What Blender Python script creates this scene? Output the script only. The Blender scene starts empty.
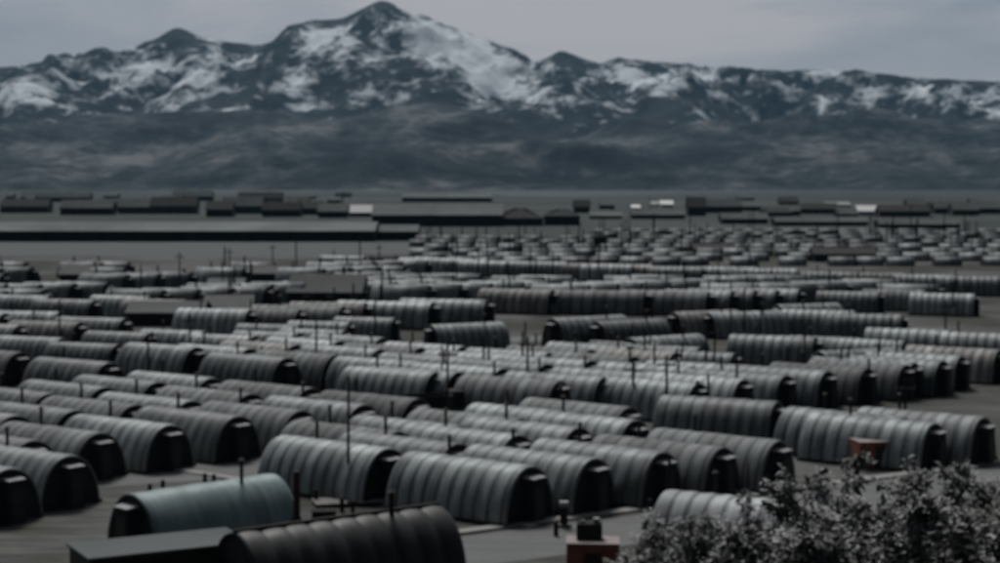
import bpy, bmesh, math, random
from mathutils import Vector, noise
random.seed(7)
F = 1740.0; HC = 18.5; YH = 180.0          # focal length (px of a 1000 px wide frame), eye height, horizon row
sc = bpy.context.scene
C = sc.collection
PI = math.pi

# ------------------------------------------------------------------ helpers
pitch = math.atan((281.5 - YH) / F)
def at(px, py, z=0.0):
    """ground plan position (x, y) of the point at height z seen at px, py of the photo"""
    dx = (px - 500) / F; dy = (281.5 - py) / F
    c, s = math.cos(pitch), math.sin(pitch)
    vy = c + dy * s; vz = -s + dy * c
    t = (z - HC) / vz
    return dx * t, vy * t
def px_of(x, y, z):
    c, s = math.cos(pitch), math.sin(pitch)
    zz = z - HC
    f = y * c - zz * s; u = y * s + zz * c
    return 500 + F * x / f, 281.5 - F * u / f
def tag(o, label=None, cat=None, group=None, kind=None):
    if label: o['label'] = label
    if cat: o['category'] = cat
    if group: o['group'] = group
    if kind: o['kind'] = kind
    return o
def mesh_obj(name, bm, mats, parent=None, smooth=False):
    me = bpy.data.meshes.new(name)
    bm.to_mesh(me); bm.free()
    for m in (mats if isinstance(mats, (list, tuple)) else [mats]): me.materials.append(m)
    if smooth:
        for p in me.polygons: p.use_smooth = True
    o = bpy.data.objects.new(name, me); C.objects.link(o)
    if parent: o.parent = parent
    return o
def empty(name, loc, rz=0.0):
    o = bpy.data.objects.new(name, None); C.objects.link(o)
    o.location = loc; o.rotation_euler = (0, 0, rz); o.empty_display_size = .3
    return o
def copy_tree(o, parent=None):
    c = o.copy(); C.objects.link(c); c.parent = parent
    for ch in list(o.children): copy_tree(ch, c)
    return c
def box(bm, x0, x1, y0, y1, z0, z1, mi=0, bev=0.0):
    vs = [bm.verts.new(p) for p in ((x0,y0,z0),(x1,y0,z0),(x1,y1,z0),(x0,y1,z0),(x0,y0,z1),(x1,y0,z1),(x1,y1,z1),(x0,y1,z1))]
    fs = []
    for f in ((3,2,1,0),(4,5,6,7),(0,1,5,4),(1,2,6,5),(2,3,7,6),(3,0,4,7)):
        fc = bm.faces.new([vs[i] for i in f]); fc.material_index = mi; fs.append(fc)
    if bev > 0:
        es = list({e for f in fs for e in f.edges})
        bmesh.ops.bevel(bm, geom=es, offset=bev, segments=2, affect='EDGES', profile=.6)
def tube(bm, pts, rad, n=8, mi=0, cap=True):
    rings = []
    for i, p in enumerate(pts):
        p = Vector(p)
        a = Vector(pts[max(i-1,0)]); b = Vector(pts[min(i+1,len(pts)-1)])
        d = (b - a).normalized()
        s = d.cross(Vector((0,0,1)))
        if s.length < 1e-3: s = d.cross(Vector((1,0,0)))
        s.normalize(); t = s.cross(d)
        r = rad[i] if isinstance(rad, (list, tuple)) else rad
        rings.append([bm.verts.new(p + s*r*math.cos(2*PI*k/n) + t*r*math.sin(2*PI*k/n)) for k in range(n)])
    for a, b in zip(rings, rings[1:]):
        for k in range(n):
            f = bm.faces.new((a[k], a[(k+1)%n], b[(k+1)%n], b[k])); f.material_index = mi
    if cap:
        bm.faces.new(rings[0]).material_index = mi
        bm.faces.new(rings[-1][::-1]).material_index = mi
def prism(bm, poly, y0, y1, mi=0):
    """poly in x,z extruded along y"""
    a = [bm.verts.new((x, y0, z)) for x, z in poly]; b = [bm.verts.new((x, y1, z)) for x, z in poly]
    n = len(poly)
    for k in range(n): bm.faces.new((a[k], a[(k+1)%n], b[(k+1)%n], b[k])).material_index = mi
    bm.faces.new(a[::-1]).material_index = mi; bm.faces.new(b).material_index = mi

# ------------------------------------------------------------------ materials
def new_mat(name):
    m = bpy.data.materials.new(name); m.use_nodes = True
    nt = m.node_tree; b = nt.nodes['Principled BSDF']
    return m, nt, b
def ramp(nt, fac, stops):
    r = nt.nodes.new('ShaderNodeValToRGB')
    el = r.color_ramp.elements
    while len(el) < len(stops): el.new(0.5)
    for e, (p, c) in zip(el, stops): e.position = p; e.color = (*c, 1) if len(c) == 3 else c
    nt.links.new(fac, r.inputs[0]); return r.outputs[0]
def nz(nt, scale, detail=4, vec=None, rough=.55, dist=0.0):
    n = nt.nodes.new('ShaderNodeTexNoise'); n.inputs['Scale'].default_value = scale
    n.inputs['Detail'].default_value = detail; n.inputs['Roughness'].default_value = rough
    n.inputs['Distortion'].default_value = dist
    if vec is not None: nt.links.new(vec, n.inputs['Vector'])
    return n.outputs['Fac']
def coords(nt, kind='Object'):
    return nt.nodes.new('ShaderNodeTexCoord').outputs[kind]
def geo_pos(nt): return nt.nodes.new('ShaderNodeNewGeometry').outputs['Position']
def mapping(nt, vec, scale=(1,1,1), loc=(0,0,0), rot=(0,0,0)):
    n = nt.nodes.new('ShaderNodeMapping'); nt.links.new(vec, n.inputs['Vector'])
    n.inputs['Scale'].default_value = scale; n.inputs['Location'].default_value = loc; n.inputs['Rotation'].default_value = rot
    return n.outputs[0]
def math_n(nt, op, a, b=None, c=None):
    n = nt.nodes.new('ShaderNodeMath'); n.operation = op
    for i, v in enumerate((a, b, c)):
        if v is None: continue
        if isinstance(v, (int, float)): n.inputs[i].default_value = v
        else: nt.links.new(v, n.inputs[i])
    return n.outputs[0]
def mix(nt, fac, a, b, mode='MIX'):
    n = nt.nodes.new('ShaderNodeMix'); n.data_type = 'RGBA'; n.blend_type = mode
    for i, v in ((0, fac), (6, a), (7, b)):
        if isinstance(v, (int, float)): n.inputs[i].default_value = v
        elif isinstance(v, tuple): n.inputs[i].default_value = (*v, 1)
        else: nt.links.new(v, n.inputs[i])
    return n.outputs[2]
def bump(nt, b, h, strength=.4, dist=.02):
    n = nt.nodes.new('ShaderNodeBump'); n.inputs['Strength'].default_value = strength; n.inputs['Distance'].default_value = dist
    nt.links.new(h, n.inputs['Height']); nt.links.new(n.outputs[0], b.inputs['Normal'])
def plain(name, c1, c2, scale=1.5, rough=.85, metal=0.0, bmp=.25, spec=.3):
    m, nt, b = new_mat(name)
    f = nz(nt, scale, 6, coords(nt))
    nt.links.new(ramp(nt, f, [(.3, c1), (.7, c2)]), b.inputs['Base Color'])
    b.inputs['Roughness'].default_value = rough; b.inputs['Metallic'].default_value = metal
    b.inputs['Specular IOR Level'].default_value = spec
    if bmp: bump(nt, b, nz(nt, scale*12, 3, coords(nt)), bmp, .02)
    return m

PITCH = .93
def corrugated(name, c1, c2, metal, rough, seam=True):
    m, nt, b = new_mat(name)
    co = coords(nt)
    sep = nt.nodes.new('ShaderNodeSeparateXYZ'); nt.links.new(co, sep.inputs[0])
    oi = nt.nodes.new('ShaderNodeObjectInfo').outputs['Random']
    # weathering: streaks down the arch, broad blotches, each sheet its own tone
    off = nt.nodes.new('ShaderNodeCombineXYZ')
    nt.links.new(math_n(nt, 'MULTIPLY', oi, 90.0), off.inputs[0])
    va = nt.nodes.new('ShaderNodeVectorMath'); va.operation = 'ADD'
    nt.links.new(co, va.inputs[0]); nt.links.new(off.outputs[0], va.inputs[1])
    st = nz(nt, 1.0, 5, mapping(nt, va.outputs[0], (3.5, .5, .5)))
    bl = nz(nt, .8, 4, va.outputs[0])
    col = ramp(nt, math_n(nt, 'ADD', math_n(nt, 'MULTIPLY', st, .55), math_n(nt, 'MULTIPLY', bl, .45)), [(.30, c1), (.68, c2)])
    sheet = math_n(nt, 'FLOOR', math_n(nt, 'DIVIDE', math_n(nt, 'ADD', sep.outputs[0], 50.0), PITCH))
    wn = nt.nodes.new('ShaderNodeTexWhiteNoise'); wn.noise_dimensions = '2D'
    cx = nt.nodes.new('ShaderNodeCombineXYZ'); nt.links.new(sheet, cx.inputs[0]); nt.links.new(math_n(nt, 'MULTIPLY', oi, 31.0), cx.inputs[1])
    nt.links.new(cx.outputs[0], wn.inputs['Vector'])
    tone = math_n(nt, 'MULTIPLY_ADD', wn.outputs['Value'], .5, .68)
    tone = math_n(nt, 'MULTIPLY', tone, math_n(nt, 'MULTIPLY_ADD', oi, .62, .56))
    hsv = nt.nodes.new('ShaderNodeHueSaturation'); nt.links.new(tone, hsv.inputs['Value']); nt.links.new(col, hsv.inputs['Color'])
    out = hsv.outputs[0]
    if seam:
        fr = math_n(nt, 'FRACT', math_n(nt, 'DIVIDE', math_n(nt, 'ADD', sep.outputs[0], 50.0), PITCH))
        d = math_n(nt, 'ABSOLUTE', math_n(nt, 'SUBTRACT', fr, .5))
        d = math_n(nt, 'ADD', d, math_n(nt, 'MULTIPLY', math_n(nt, 'SUBTRACT', st, .5), .22))
        sm = ramp(nt, d, [(.32, (0,0,0)), (.47, (1,1,1))])
        out = mix(nt, math_n(nt, 'MULTIPLY', sm, .72), out, (.028, .026, .024))
    nt.links.new(out, b.inputs['Base Color'])
    b.inputs['Metallic'].default_value = metal
    nt.links.new(math_n(nt, 'MULTIPLY_ADD', bl, .25, rough - .12), b.inputs['Roughness'])
    b.inputs['Specular IOR Level'].default_value = .3
    w = nt.nodes.new('ShaderNodeTexWave'); w.wave_type = 'BANDS'; w.bands_direction = 'X'
    nt.links.new(co, w.inputs['Vector']); w.inputs['Scale'].default_value = 4.0; w.inputs['Distortion'].default_value = .2
    bump(nt, b, w.outputs['Fac'], .35, .02)
    return m
M = {}
M['tin'] = corrugated('corrugated_tin', (.115,.135,.142), (.35,.39,.40), .28, .55)
M['tin_dull'] = corrugated('dull_corrugated_tin', (.11,.122,.125), (.30,.325,.33), .15, .7)
M['tin_rusty'] = corrugated('rust_streaked_tin', (.12,.10,.085), (.40,.41,.405), .18, .62)
M['tin_bright'] = corrugated('bright_corrugated_tin', (.26,.29,.30), (.48,.515,.525), .15, .6)
M['tin_blue'] = corrugated('blue_painted_sheet', (.14,.205,.215), (.25,.325,.335), .1, .5, seam=False)
M['tin_dark'] = corrugated('dark_tarred_sheet', (.035,.038,.038), (.085,.09,.092), .2, .5)
M['tar'] = plain('tar_paper', (.022,.022,.022), (.04,.039,.038), 1.2, .9, spec=.15)
M['door'] = plain('door_paint', (.02,.018,.016), (.04,.035,.03), 3, .7)
M['pale'] = plain('pale_board', (.24,.25,.26), (.38,.39,.40), 2.5, .6)
M['pipe'] = plain('sooty_pipe', (.010,.010,.010), (.03,.028,.026), 6, .6, .3)
M['wood'] = plain('creosoted_wood', (.012,.011,.010), (.035,.030,.027), 5, .85)
M['redwood'] = plain('red_stained_post', (.03,.014,.012), (.06,.028,.022), 5, .8)
M['red'] = plain('oxide_red_boards', (.20,.075,.052), (.30,.115,.078), 2.0, .8)
M['redroof'] = plain('faded_pinkish_roof', (.26,.22,.215), (.38,.33,.32), 2.0, .8)
M['plank'] = plain('grey_planks', (.13,.125,.12), (.24,.235,.225), 2.5, .85)
M['glass'] = plain('window_pane', (.10,.11,.12), (.2,.22,.23), 2, .15, spec=.6)
M['white'] = plain('white_paint', (.80,.79,.76), (.9,.89,.87), 2, .5)
M['rooffelt'] = plain('grey_green_roofing', (.03,.038,.038), (.085,.10,.098), .09, .8)
M['roofpale'] = plain('weathered_pale_roof', (.05,.062,.062), (.14,.165,.165), .05, .8)
M['darkwall'] = plain('dark_boarding', (.014,.014,.013), (.034,.032,.029), .6, .85)
M['brownwall'] = plain('brown_boarding', (.045,.042,.038), (.085,.08,.072), .6, .85)
M['greenwall'] = plain('grey_green_wall', (.05,.062,.058), (.09,.105,.10), .6, .8)

def ground_mat():
    m, nt, b = new_mat('camp_ground'); p = geo_pos(nt)
    a = nz(nt, .035, 6, p); c = nz(nt, .5, 5, p); d = nz(nt, .004, 5, p)
    gravel = ramp(nt, c, [(.3, (.085,.088,.087)), (.7, (.19,.192,.186))])
    grass = ramp(nt, c, [(.3, (.035,.038,.030)), (.7, (.075,.078,.062))])
    k = ramp(nt, math_n(nt, 'ADD', math_n(nt, 'MULTIPLY', a, .7), math_n(nt, 'MULTIPLY', c, .3)), [(.42, (0,0,0)), (.56, (1,1,1))])
    near = mix(nt, k, gravel, grass)
    far = ramp(nt, d, [(.3, (.030,.036,.036)), (.5, (.05,.06,.058)), (.7, (.08,.088,.082))])
    sep = nt.nodes.new('ShaderNodeSeparateXYZ'); nt.links.new(p, sep.inputs[0])
    mr = nt.nodes.new('ShaderNodeMapRange'); nt.links.new(sep.outputs[1], mr.inputs[0])
    mr.inputs[1].default_value = 420; mr.inputs[2].default_value = 620
    hill = nt.nodes.new('ShaderNodeMapRange'); nt.links.new(sep.outputs[2], hill.inputs[0])
    hill.inputs[1].default_value = .1; hill.inputs[2].default_value = 1.2
    ru = nz(nt, .9, 6, mapping(nt, p, (.16, 1.1, 1), rot=(0,0,-.58)), .6, 1.2)
    near = mix(nt, .75, near, ramp(nt, ru, [(.38, (.42,.41,.40)), (.5, (.85,.85,.85)), (.62, (1.25,1.25,1.25))]), 'MULTIPLY')
    g = mix(nt, mr.outputs[0], near, far)
    g = mix(nt, hill.outputs[0], g, grass)
    nt.links.new(g, b.inputs['Base Color']); b.inputs['Roughness'].default_value = .95
    b.inputs['Specular IOR Level'].default_value = .15
    bump(nt, b, nz(nt, 3, 6, p), .6, .08)
    return m
def road_mat(name, c1, c2):
    m, nt, b = new_mat(name); p = geo_pos(nt)
    f = nz(nt, .7, 7, mapping(nt, p, (.22, 1.3, 1), rot=(0,0,-.58)), .6, .6); g = nz(nt, 9, 4, p)
    v = math_n(nt, 'ADD', math_n(nt, 'MULTIPLY', f, .7), math_n(nt, 'MULTIPLY', g, .3))
    nt.links.new(ramp(nt, v, [(.35, c1), (.65, c2)]), b.inputs['Base Color']); b.inputs['Roughness'].default_value = .85
    b.inputs['Specular IOR Level'].default_value = .25
    bump(nt, b, g, .5, .03); return m

# ------------------------------------------------------------------ terrain
def ground_z(x, y):
    # plain at 0; a grassy bank climbs to the camera
    if y >= 72: return 0.0
    t = min(1.0, (72 - y) / 72.0)
    z = 16.9 * (t ** 1.08)
    if y < 0: z = 16.9 + .12 * min(-y, 200)
    return z
bm = bmesh.new()
xs = sorted(set([-5200,-4000,-2500,-1500,-1000,-700,-500,-350,-250,-180] + [k*6 for k in range(-24, 25)] + [180,250,350,500,700,1000,1500,2500,4000,5200]))
ys = [-400,-200,-100,-50,-20,-8] + [k*4 for k in range(0, 18)] + [70,72,74,80,95,120,160,220,300,420,560,750,1000,1400,2000,3000,4500,6500,9000]
ys = sorted(set(ys))
grid = [[bm.verts.new((x, y, ground_z(x, y) + (noise.noise(Vector((x*.08, y*.08, 3)))*.35 if y < 68 and y > -60 else 0))) for x in xs] for y in ys]
for j in range(len(ys)-1):
    for i in range(len(xs)-1):
        bm.faces.new((grid[j][i], grid[j][i+1], grid[j+1][i+1], grid[j+1][i]))
tag(mesh_obj('ground', bm, ground_mat(), smooth=True), kind='structure')

def strip(name, p0, p1, w, z0, z1, mat, kind='structure'):
    a = Vector(p0); b = Vector(p1); d = (b - a).normalized(); n = Vector((-d.y, d.x)) * w / 2
    bm = bmesh.new()
    N = max(2, int((b-a).length / 4))
    top = []; 
    for k in range(N+1):
        c = a.lerp(b, k / N); wob = 1 + .10 * noise.noise(Vector((c.x*.2, c.y*.2, 0)))
        top.append([bm.verts.new((*(c + n*wob), z0)), bm.verts.new((*(c + n*wob*.97), z1)), bm.verts.new((*(c - n*wob*.97), z1)), bm.verts.new((*(c - n*wob), z0))])
    for u, v in zip(top, top[1:]):
        for k in range(3): bm.faces.new((u[k], v[k], v[k+1], u[k+1]))
    return tag(mesh_obj(name, bm, mat), kind=kind)
road_m = road_mat('gravel_road', (.11,.118,.116), (.175,.183,.178))
path_m = road_mat('cinder_path', (.24,.24,.23), (.36,.355,.345))
v1 = Vector((3.75, 2.45)).normalized()
rc = Vector(at(610, 533))
strip('road', rc - v1*60, rc + v1*190, 6.4, -.02, .05, road_m)
pa = Vector(at(600, 515))
strip('path', pa - v1*16, pa + v1*40, .9, -.02, .12, path_m)
pb = Vector(at(540, 529)); u1 = Vector((-8.1, 6.6)).normalized()
strip('path', pb + u1*0.3, pb + u1*34, .8, -.02, .13, path_m)
strip('road', Vector(at(60, 480)) , Vector(at(330, 462)), 8.0, -.02, .05, road_m)
strip('road', Vector(at(250, 352)), Vector(at(900, 322)), 6.0, -.02, .05, road_m)
strip('road', Vector(at(700, 400)), Vector(at(900, 352)), 8, -.02, .055, road_m)
strip('field', Vector(at(-80, 248.5)), Vector(at(425, 248.5)), 96, -.02, .06, road_mat('packed_field', (.055,.066,.066), (.085,.098,.096)))

def interp(tab, x, sm=.5):
    if x <= tab[0][0]: return tab[0][1]
    for (a, ya), (b, yb) in zip(tab, tab[1:]):
        if x <= b: 
            t = (x - a) / (b - a); t = t*t*(3-2*t)*sm + t*(1-sm)
            return ya + (yb - ya) * t
    return tab[-1][1]
crest = [(-600,95),(-200,88),(0,72),(60,64),(110,52),(140,44),(162,36),(180,28),(195,36),(215,41),(240,46),(262,47),(280,42),(297,29),(315,23),(345,20),(364,12),(383,4),(392,5),(402,11),(418,15),(440,23),(470,36),(500,47),(530,55),(548,52),(562,47),(580,55),(600,61),(618,57),(650,64),(700,67),(740,71),(780,73),(820,72),(860,77),(930,82),(1000,84),(1200,78),(1600,95)]
mid = [(-600,135),(0,130),(125,124),(200,119),(262,114),(330,119),(420,108),(480,119),(540,136),(600,132),(650,125),(720,128),(800,121),(875,118),(1000,122),(1500,130)]
low = [(-600,160),(0,158),(125,160),(200,156),(300,158),(360,152),(420,149),(480,163),(540,156),(590,146),(640,150),(690,157),(735,149),(775,158),(820,164),(875,158),(1000,150),(1500,160)]
def ridged(x, y, s, o=5, seed=0.0):
    v = 0; a = 1; t = 0; f = 1 / s
    for k in range(o):
        n = 1 - abs(noise.noise(Vector((x*f + seed, y*f, seed*1.7)))) * 2
        v += a * n; t += a; a *= .5; f *= 2.05
    return v / t
def ridge_h(tab, X, Yr): 
    return (YH - interp(tab, 500 + F * X / Yr, 0.0 if tab is crest else .5)) / F * Yr + HC
def terrain(name, y0, y1, ny, x0, x1, nx, fn, mat, attr=None):
    bm = bmesh.new()
    g = []
    for j in range(ny+1):
        y = y0 + (y1 - y0) * j / ny; row = []
        for i in range(nx+1):
            x = x0 + (x1 - x0) * i / nx
            row.append(bm.verts.new((x, y, fn(x, y))))
        g.append(row)
    for j in range(ny):
        for i in range(nx): bm.faces.new((g[j][i], g[j][i+1], g[j+1][i+1], g[j+1][i]))
    cl = [attr(*v.co) for v in bm.verts] if attr else None
    o = mesh_obj(name, bm, mat, smooth=True)
    if cl:
        at_ = o.data.attributes.new('snow', 'FLOAT', 'POINT')
        at_.data.foreach_set('value', cl)
    return tag(o, kind='structure')
YM = 7000.0
def mtn(x, y):
    H = ridge_h(crest, x, YM)
    t = (y - 4700) / (YM - 4700)
    if t <= 0: base = -6
    elif t <= 1: base = H * (.10 + .90 * (t ** 1.25)) * min(1, t*8)
    else: base = H * max(0, 1 - (t-1)*1.3)
    r = ridged(x + y*.25, y*.6, 620, 6, 4.2) - .42 + .22 * (ridged(x - y*.3, y*.5, 170, 4, 1.3) - .42)
    amp = 260 * max(0, min(1, t*1.5)) * (.30 if t > .97 else 1 - .7 * max(0, (t-.75)/.22))
    return min(base + r * amp, H * max(.2, y / YM) + 10 * noise.noise(Vector((x/90, y/90, 7))) + 4)
SN = [(425,28,16,8,.9),(450,36,24,8,1),(480,56,22,8,.9),(500,74,22,8,.8),(345,34,20,6,.7),(395,22,6,10,.6),(325,34,14,5,.7), # snow fields: px, py on the face, half sizes, weight
 (150,62,24,10,1),(178,76,30,12,1),(192,93,30,10,.9),(215,50,9,16,.8),(245,60,26,11,.9),(135,92,16,10,.7),(165,110,36,4,.7),(228,112,30,4,.5),
 (310,44,18,13,1.2),(336,56,18,9,1),(300,84,13,15,1),(320,108,20,4,.5),(372,66,9,8,1),(362,86,9,9,.9),(352,101,8,5,.8),(378,34,7,16,.9),(352,40,10,5,.5),
 (418,38,18,14,1),(440,48,22,14,1.1),(462,64,22,12,1.1),(482,80,22,10,1.1),(505,92,24,8,1),(530,100,24,6,.8),(470,45,24,8,.7),
 (512,70,16,10,.7),(536,80,14,12,.6),(545,66,7,10,.5),(575,97,16,7,.6),(590,84,20,6,.7),(612,66,20,6,1.1),(630,78,22,7,1.1),(652,84,18,7,1),(668,93,16,5,1),
 (690,76,20,6,.9),(712,92,12,7,.9),(722,76,20,5,.8),(745,80,12,4,.8),(758,95,8,4,.7),(772,90,8,7,.8),(788,97,9,6,.9),(818,80,16,7,.9),(832,74,14,5,.7),(822,101,10,5,1),
 (865,92,12,6,.9),(868,106,14,4,.9),(925,92,20,9,.9),(960,100,26,9,.8),(40,84,30,10,.9),(80,72,24,9,.9),(95,98,30,7,.7),(10,98,30,9,.7),(560,120,8,4,.3),(555,112,10,4,.5),(1020,100,40,10,.8),(-40,100,40,10,.8)]
def snow(x, y, z):
    px, py = 500 + F * x / YM, YH - (z - HC) / YM * F * (YM / max(y, 100))
    px = 500 + F * x / y
    s = -.62
    for cx, cy, rx, ry, w in SN:
        dx = (px - cx) / (rx*1.25); dy = (py - cy) / (ry*1.3)
        q = dx*dx + dy*dy
        if q < 6: s += w * math.exp(-q) * 1.0
    return s
def mtn_mat():
    m, nt, b = new_mat('rock_and_snow'); p = geo_pos(nt)
    at_ = nt.nodes.new('ShaderNodeAttribute'); at_.attribute_name = 'snow'
    n1 = nz(nt, .008, 8, mapping(nt, p, (1, .7, 1.3), rot=(0, .6, 0)), .68, .5); n2 = nz(nt, .02, 5, p)
    v = math_n(nt, 'ADD', at_.outputs['Fac'], math_n(nt, 'MULTIPLY', math_n(nt, 'SUBTRACT', n1, .5), 6.0))
    v = math_n(nt, 'ADD', v, math_n(nt, 'MULTIPLY', math_n(nt, 'SUBTRACT', n2, .5), 3.0))
    k = ramp(nt, math_n(nt, 'ADD', v, .25), [(.0, (0,0,0)), (.45, (.38,.38,.38)), (1.0, (1,1,1))])
    rock = ramp(nt, n2, [(.3, (.012,.019,.022)), (.7, (.028,.038,.042))])
    nt.links.new(mix(nt, k, rock, (.80,.87,.92)), b.inputs['Base Color'])
    b.inputs['Roughness'].default_value = .9; b.inputs['Specular IOR Level'].default_value = .1
    bump(nt, b, n1, .6, 30); return m
terrain('mountain', 4650, 8600, 120, -4200, 4200, 420, mtn, mtn_mat(), snow)
def hills(x, y):
    H2 = ridge_h(mid, x, 4700); H1 = ridge_h(low, x, 3650)
    def prof(y, ys_, yr, ye): 
        ys_ += 260 * noise.noise(Vector((x / 420, 5.5, ys_))) + 90 * noise.noise(Vector((x / 120, 2.5, ys_)))
        if y < ys_: return -.03
        if y < yr: 
            t = (y - ys_) / (yr - ys_); return t*t*(3-2*t)
        return max(0.0, 1 - ((y - yr) / (ye - yr))**2) if y < ye else -.03
    a = (H1 * (1 + .25 * noise.noise(Vector((x / 300, 1.5, 0))))) * prof(y, 3200, 3650, 4500); c = H2 * prof(y, 3500, 4700, 5600)
    r = (ridged(x, y, 420, 5, 9.1) - .45)
    k = max(0.15, min(1, (y - 3020) / 500)) * (1 - max(0, (y-5000)/600))
    edge = -14 * max(0, 1 - (y - 3000) / 160) if y < 3160 else 0
    k = min(k, max(0, (y - 3060) / 120))
    if y > 3060: r += .35 * max(0, 1 - (y - 3060)/400)
    return max(a, c) + r * 62 * k + edge
def hill_mat():
    m, nt, b = new_mat('tundra_hills'); p = geo_pos(nt)
    n1 = nz(nt, .0035, 6, mapping(nt, p, (1, .35, 3)), .62, .5); n2 = nz(nt, .024, 6, p, .62)
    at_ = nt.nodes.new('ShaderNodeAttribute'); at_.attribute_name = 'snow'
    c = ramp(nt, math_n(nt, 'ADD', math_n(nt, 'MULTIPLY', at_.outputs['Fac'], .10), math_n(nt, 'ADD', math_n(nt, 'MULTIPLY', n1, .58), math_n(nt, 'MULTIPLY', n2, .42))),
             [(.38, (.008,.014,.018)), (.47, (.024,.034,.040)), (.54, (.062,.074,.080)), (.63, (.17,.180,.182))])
    nt.links.new(c, b.inputs['Base Color']); b.inputs['Roughness'].default_value = .95; b.inputs['Specular IOR Level'].default_value = .1
    bump(nt, b, n2, .6, 12); return m
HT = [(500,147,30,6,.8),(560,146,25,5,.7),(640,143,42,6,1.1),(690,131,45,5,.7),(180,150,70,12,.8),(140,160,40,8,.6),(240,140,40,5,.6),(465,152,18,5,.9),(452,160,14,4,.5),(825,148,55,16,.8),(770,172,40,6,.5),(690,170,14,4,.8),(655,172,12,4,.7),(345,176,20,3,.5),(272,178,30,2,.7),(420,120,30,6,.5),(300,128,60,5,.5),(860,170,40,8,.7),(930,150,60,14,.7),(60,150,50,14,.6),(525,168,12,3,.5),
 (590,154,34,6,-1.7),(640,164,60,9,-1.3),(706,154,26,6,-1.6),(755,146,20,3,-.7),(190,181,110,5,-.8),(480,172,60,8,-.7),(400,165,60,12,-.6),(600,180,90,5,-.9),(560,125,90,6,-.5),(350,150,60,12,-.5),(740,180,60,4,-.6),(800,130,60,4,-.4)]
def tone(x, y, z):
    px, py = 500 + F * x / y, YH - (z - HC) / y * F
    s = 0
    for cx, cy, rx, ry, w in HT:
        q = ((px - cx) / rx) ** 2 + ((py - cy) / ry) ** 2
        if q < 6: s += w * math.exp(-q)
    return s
terrain('hills', 3000, 5700, 90, -4000, 4000, 330, hills, hill_mat(), tone)
# the bay
bm = bmesh.new()
pts = [at(x, y) for x, y in ((505,196.5),(560,197.4),(640,195.5),(700,193.5),(780,193.2),(850,192),(960,192.5),(1150,192))]
shore = [bm.verts.new((x, y, .3)) for x, y in pts] + [bm.verts.new((1600, 3150, .3)), bm.verts.new((-60, 3150, .3))]
bm.faces.new(shore)
m, nt, b = new_mat('bay_water'); b.inputs['Base Color'].default_value = (.02,.035,.04,1); b.inputs['Roughness'].default_value = .6; b.inputs['Specular IOR Level'].default_value = .12
bump(nt, b, nz(nt, .05, 4, geo_pos(nt)), .8, 1.0)
tag(mesh_obj('water', bm, m), kind='structure')
bm = bmesh.new()
pts = [at(x, y) for x, y in ((150,192.2),(230,193),(330,192),(400,192.5))]
bm.faces.new([bm.verts.new((x, y, .3)) for x, y in pts] + [bm.verts.new((-150, 3000, .3)), bm.verts.new((-700, 3000, .3))])
tag(mesh_obj('water', bm, m), kind='structure')

# ------------------------------------------------------------------ the hut, built once with its parts
L = 8.6; W = 4.35; H = 3.0
def arch(w, h, n, e=2.08):
    out = []
    for k in range(n + 1):
        a = PI * k / n
        c, s = math.cos(a), math.sin(a)
        out.append((w/2 * math.copysign(abs(c)**(2/e), c), h * abs(s)**(2/e)))
    return out
def roof_bm(l, w, h, n, lap=.045, step=8):
    bm = bmesh.new(); rows = []
    N = round(l / PITCH) ; p = l / N
    st = []
    for k in range(N):
        for q in range(step):
            t = q / (step - 1)
            st.append((-l/2 + (k + t*.999) * p, lap * (math.sin(PI * t) ** .6)))
    for x, dr in st:
        rows.append([])
        for y, z in arch(w, h, n):
            dd = dr + .035 * noise.noise(Vector((x*1.1, y*1.3 + z, 4.0 + lap*90)))
            rows[-1].append(bm.verts.new((x, y * (1 + 2*dd/w), z * (1 + dd/h))))
    for a, b_ in zip(rows, rows[1:]):
        for k in range(n): bm.faces.new((a[k], a[k+1], b_[k+1], b_[k]))
    # rim: thickness at both ends
    for r, s in ((rows[0], 1), (rows[-1], -1)):
        inner = [bm.verts.new((v.co.x + .0*s, v.co.y * .965, v.co.z * .975)) for v in r]
        deep = [bm.verts.new((v.co.x + .25*s, v.co.y, v.co.z)) for v in inner]
        for k in range(n):
            bm.faces.new((r[k], inner[k], inner[k+1], r[k+1])); bm.faces.new((inner[k], deep[k], deep[k+1], inner[k+1]))
    bmesh.ops.recalc_face_normals(bm, faces=bm.faces)
    return bm
def endwall_bm(x, w, h, n=20, th=.08):
    bm = bmesh.new()
    poly = arch(w*.962, h*.97, n)
    a = [bm.verts.new((x, y, z)) for y, z in poly]; b_ = [bm.verts.new((x + th, y, z)) for y, z in poly]
    bm.faces.new(a); bm.faces.new(b_[::-1])
    for k in range(len(poly)): bm.faces.new((a[k], a[(k+1) % len(poly)], b_[(k+1) % len(poly)], b_[k]))
    bmesh.ops.recalc_face_normals(bm, faces=bm.faces)
    return bm
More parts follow.
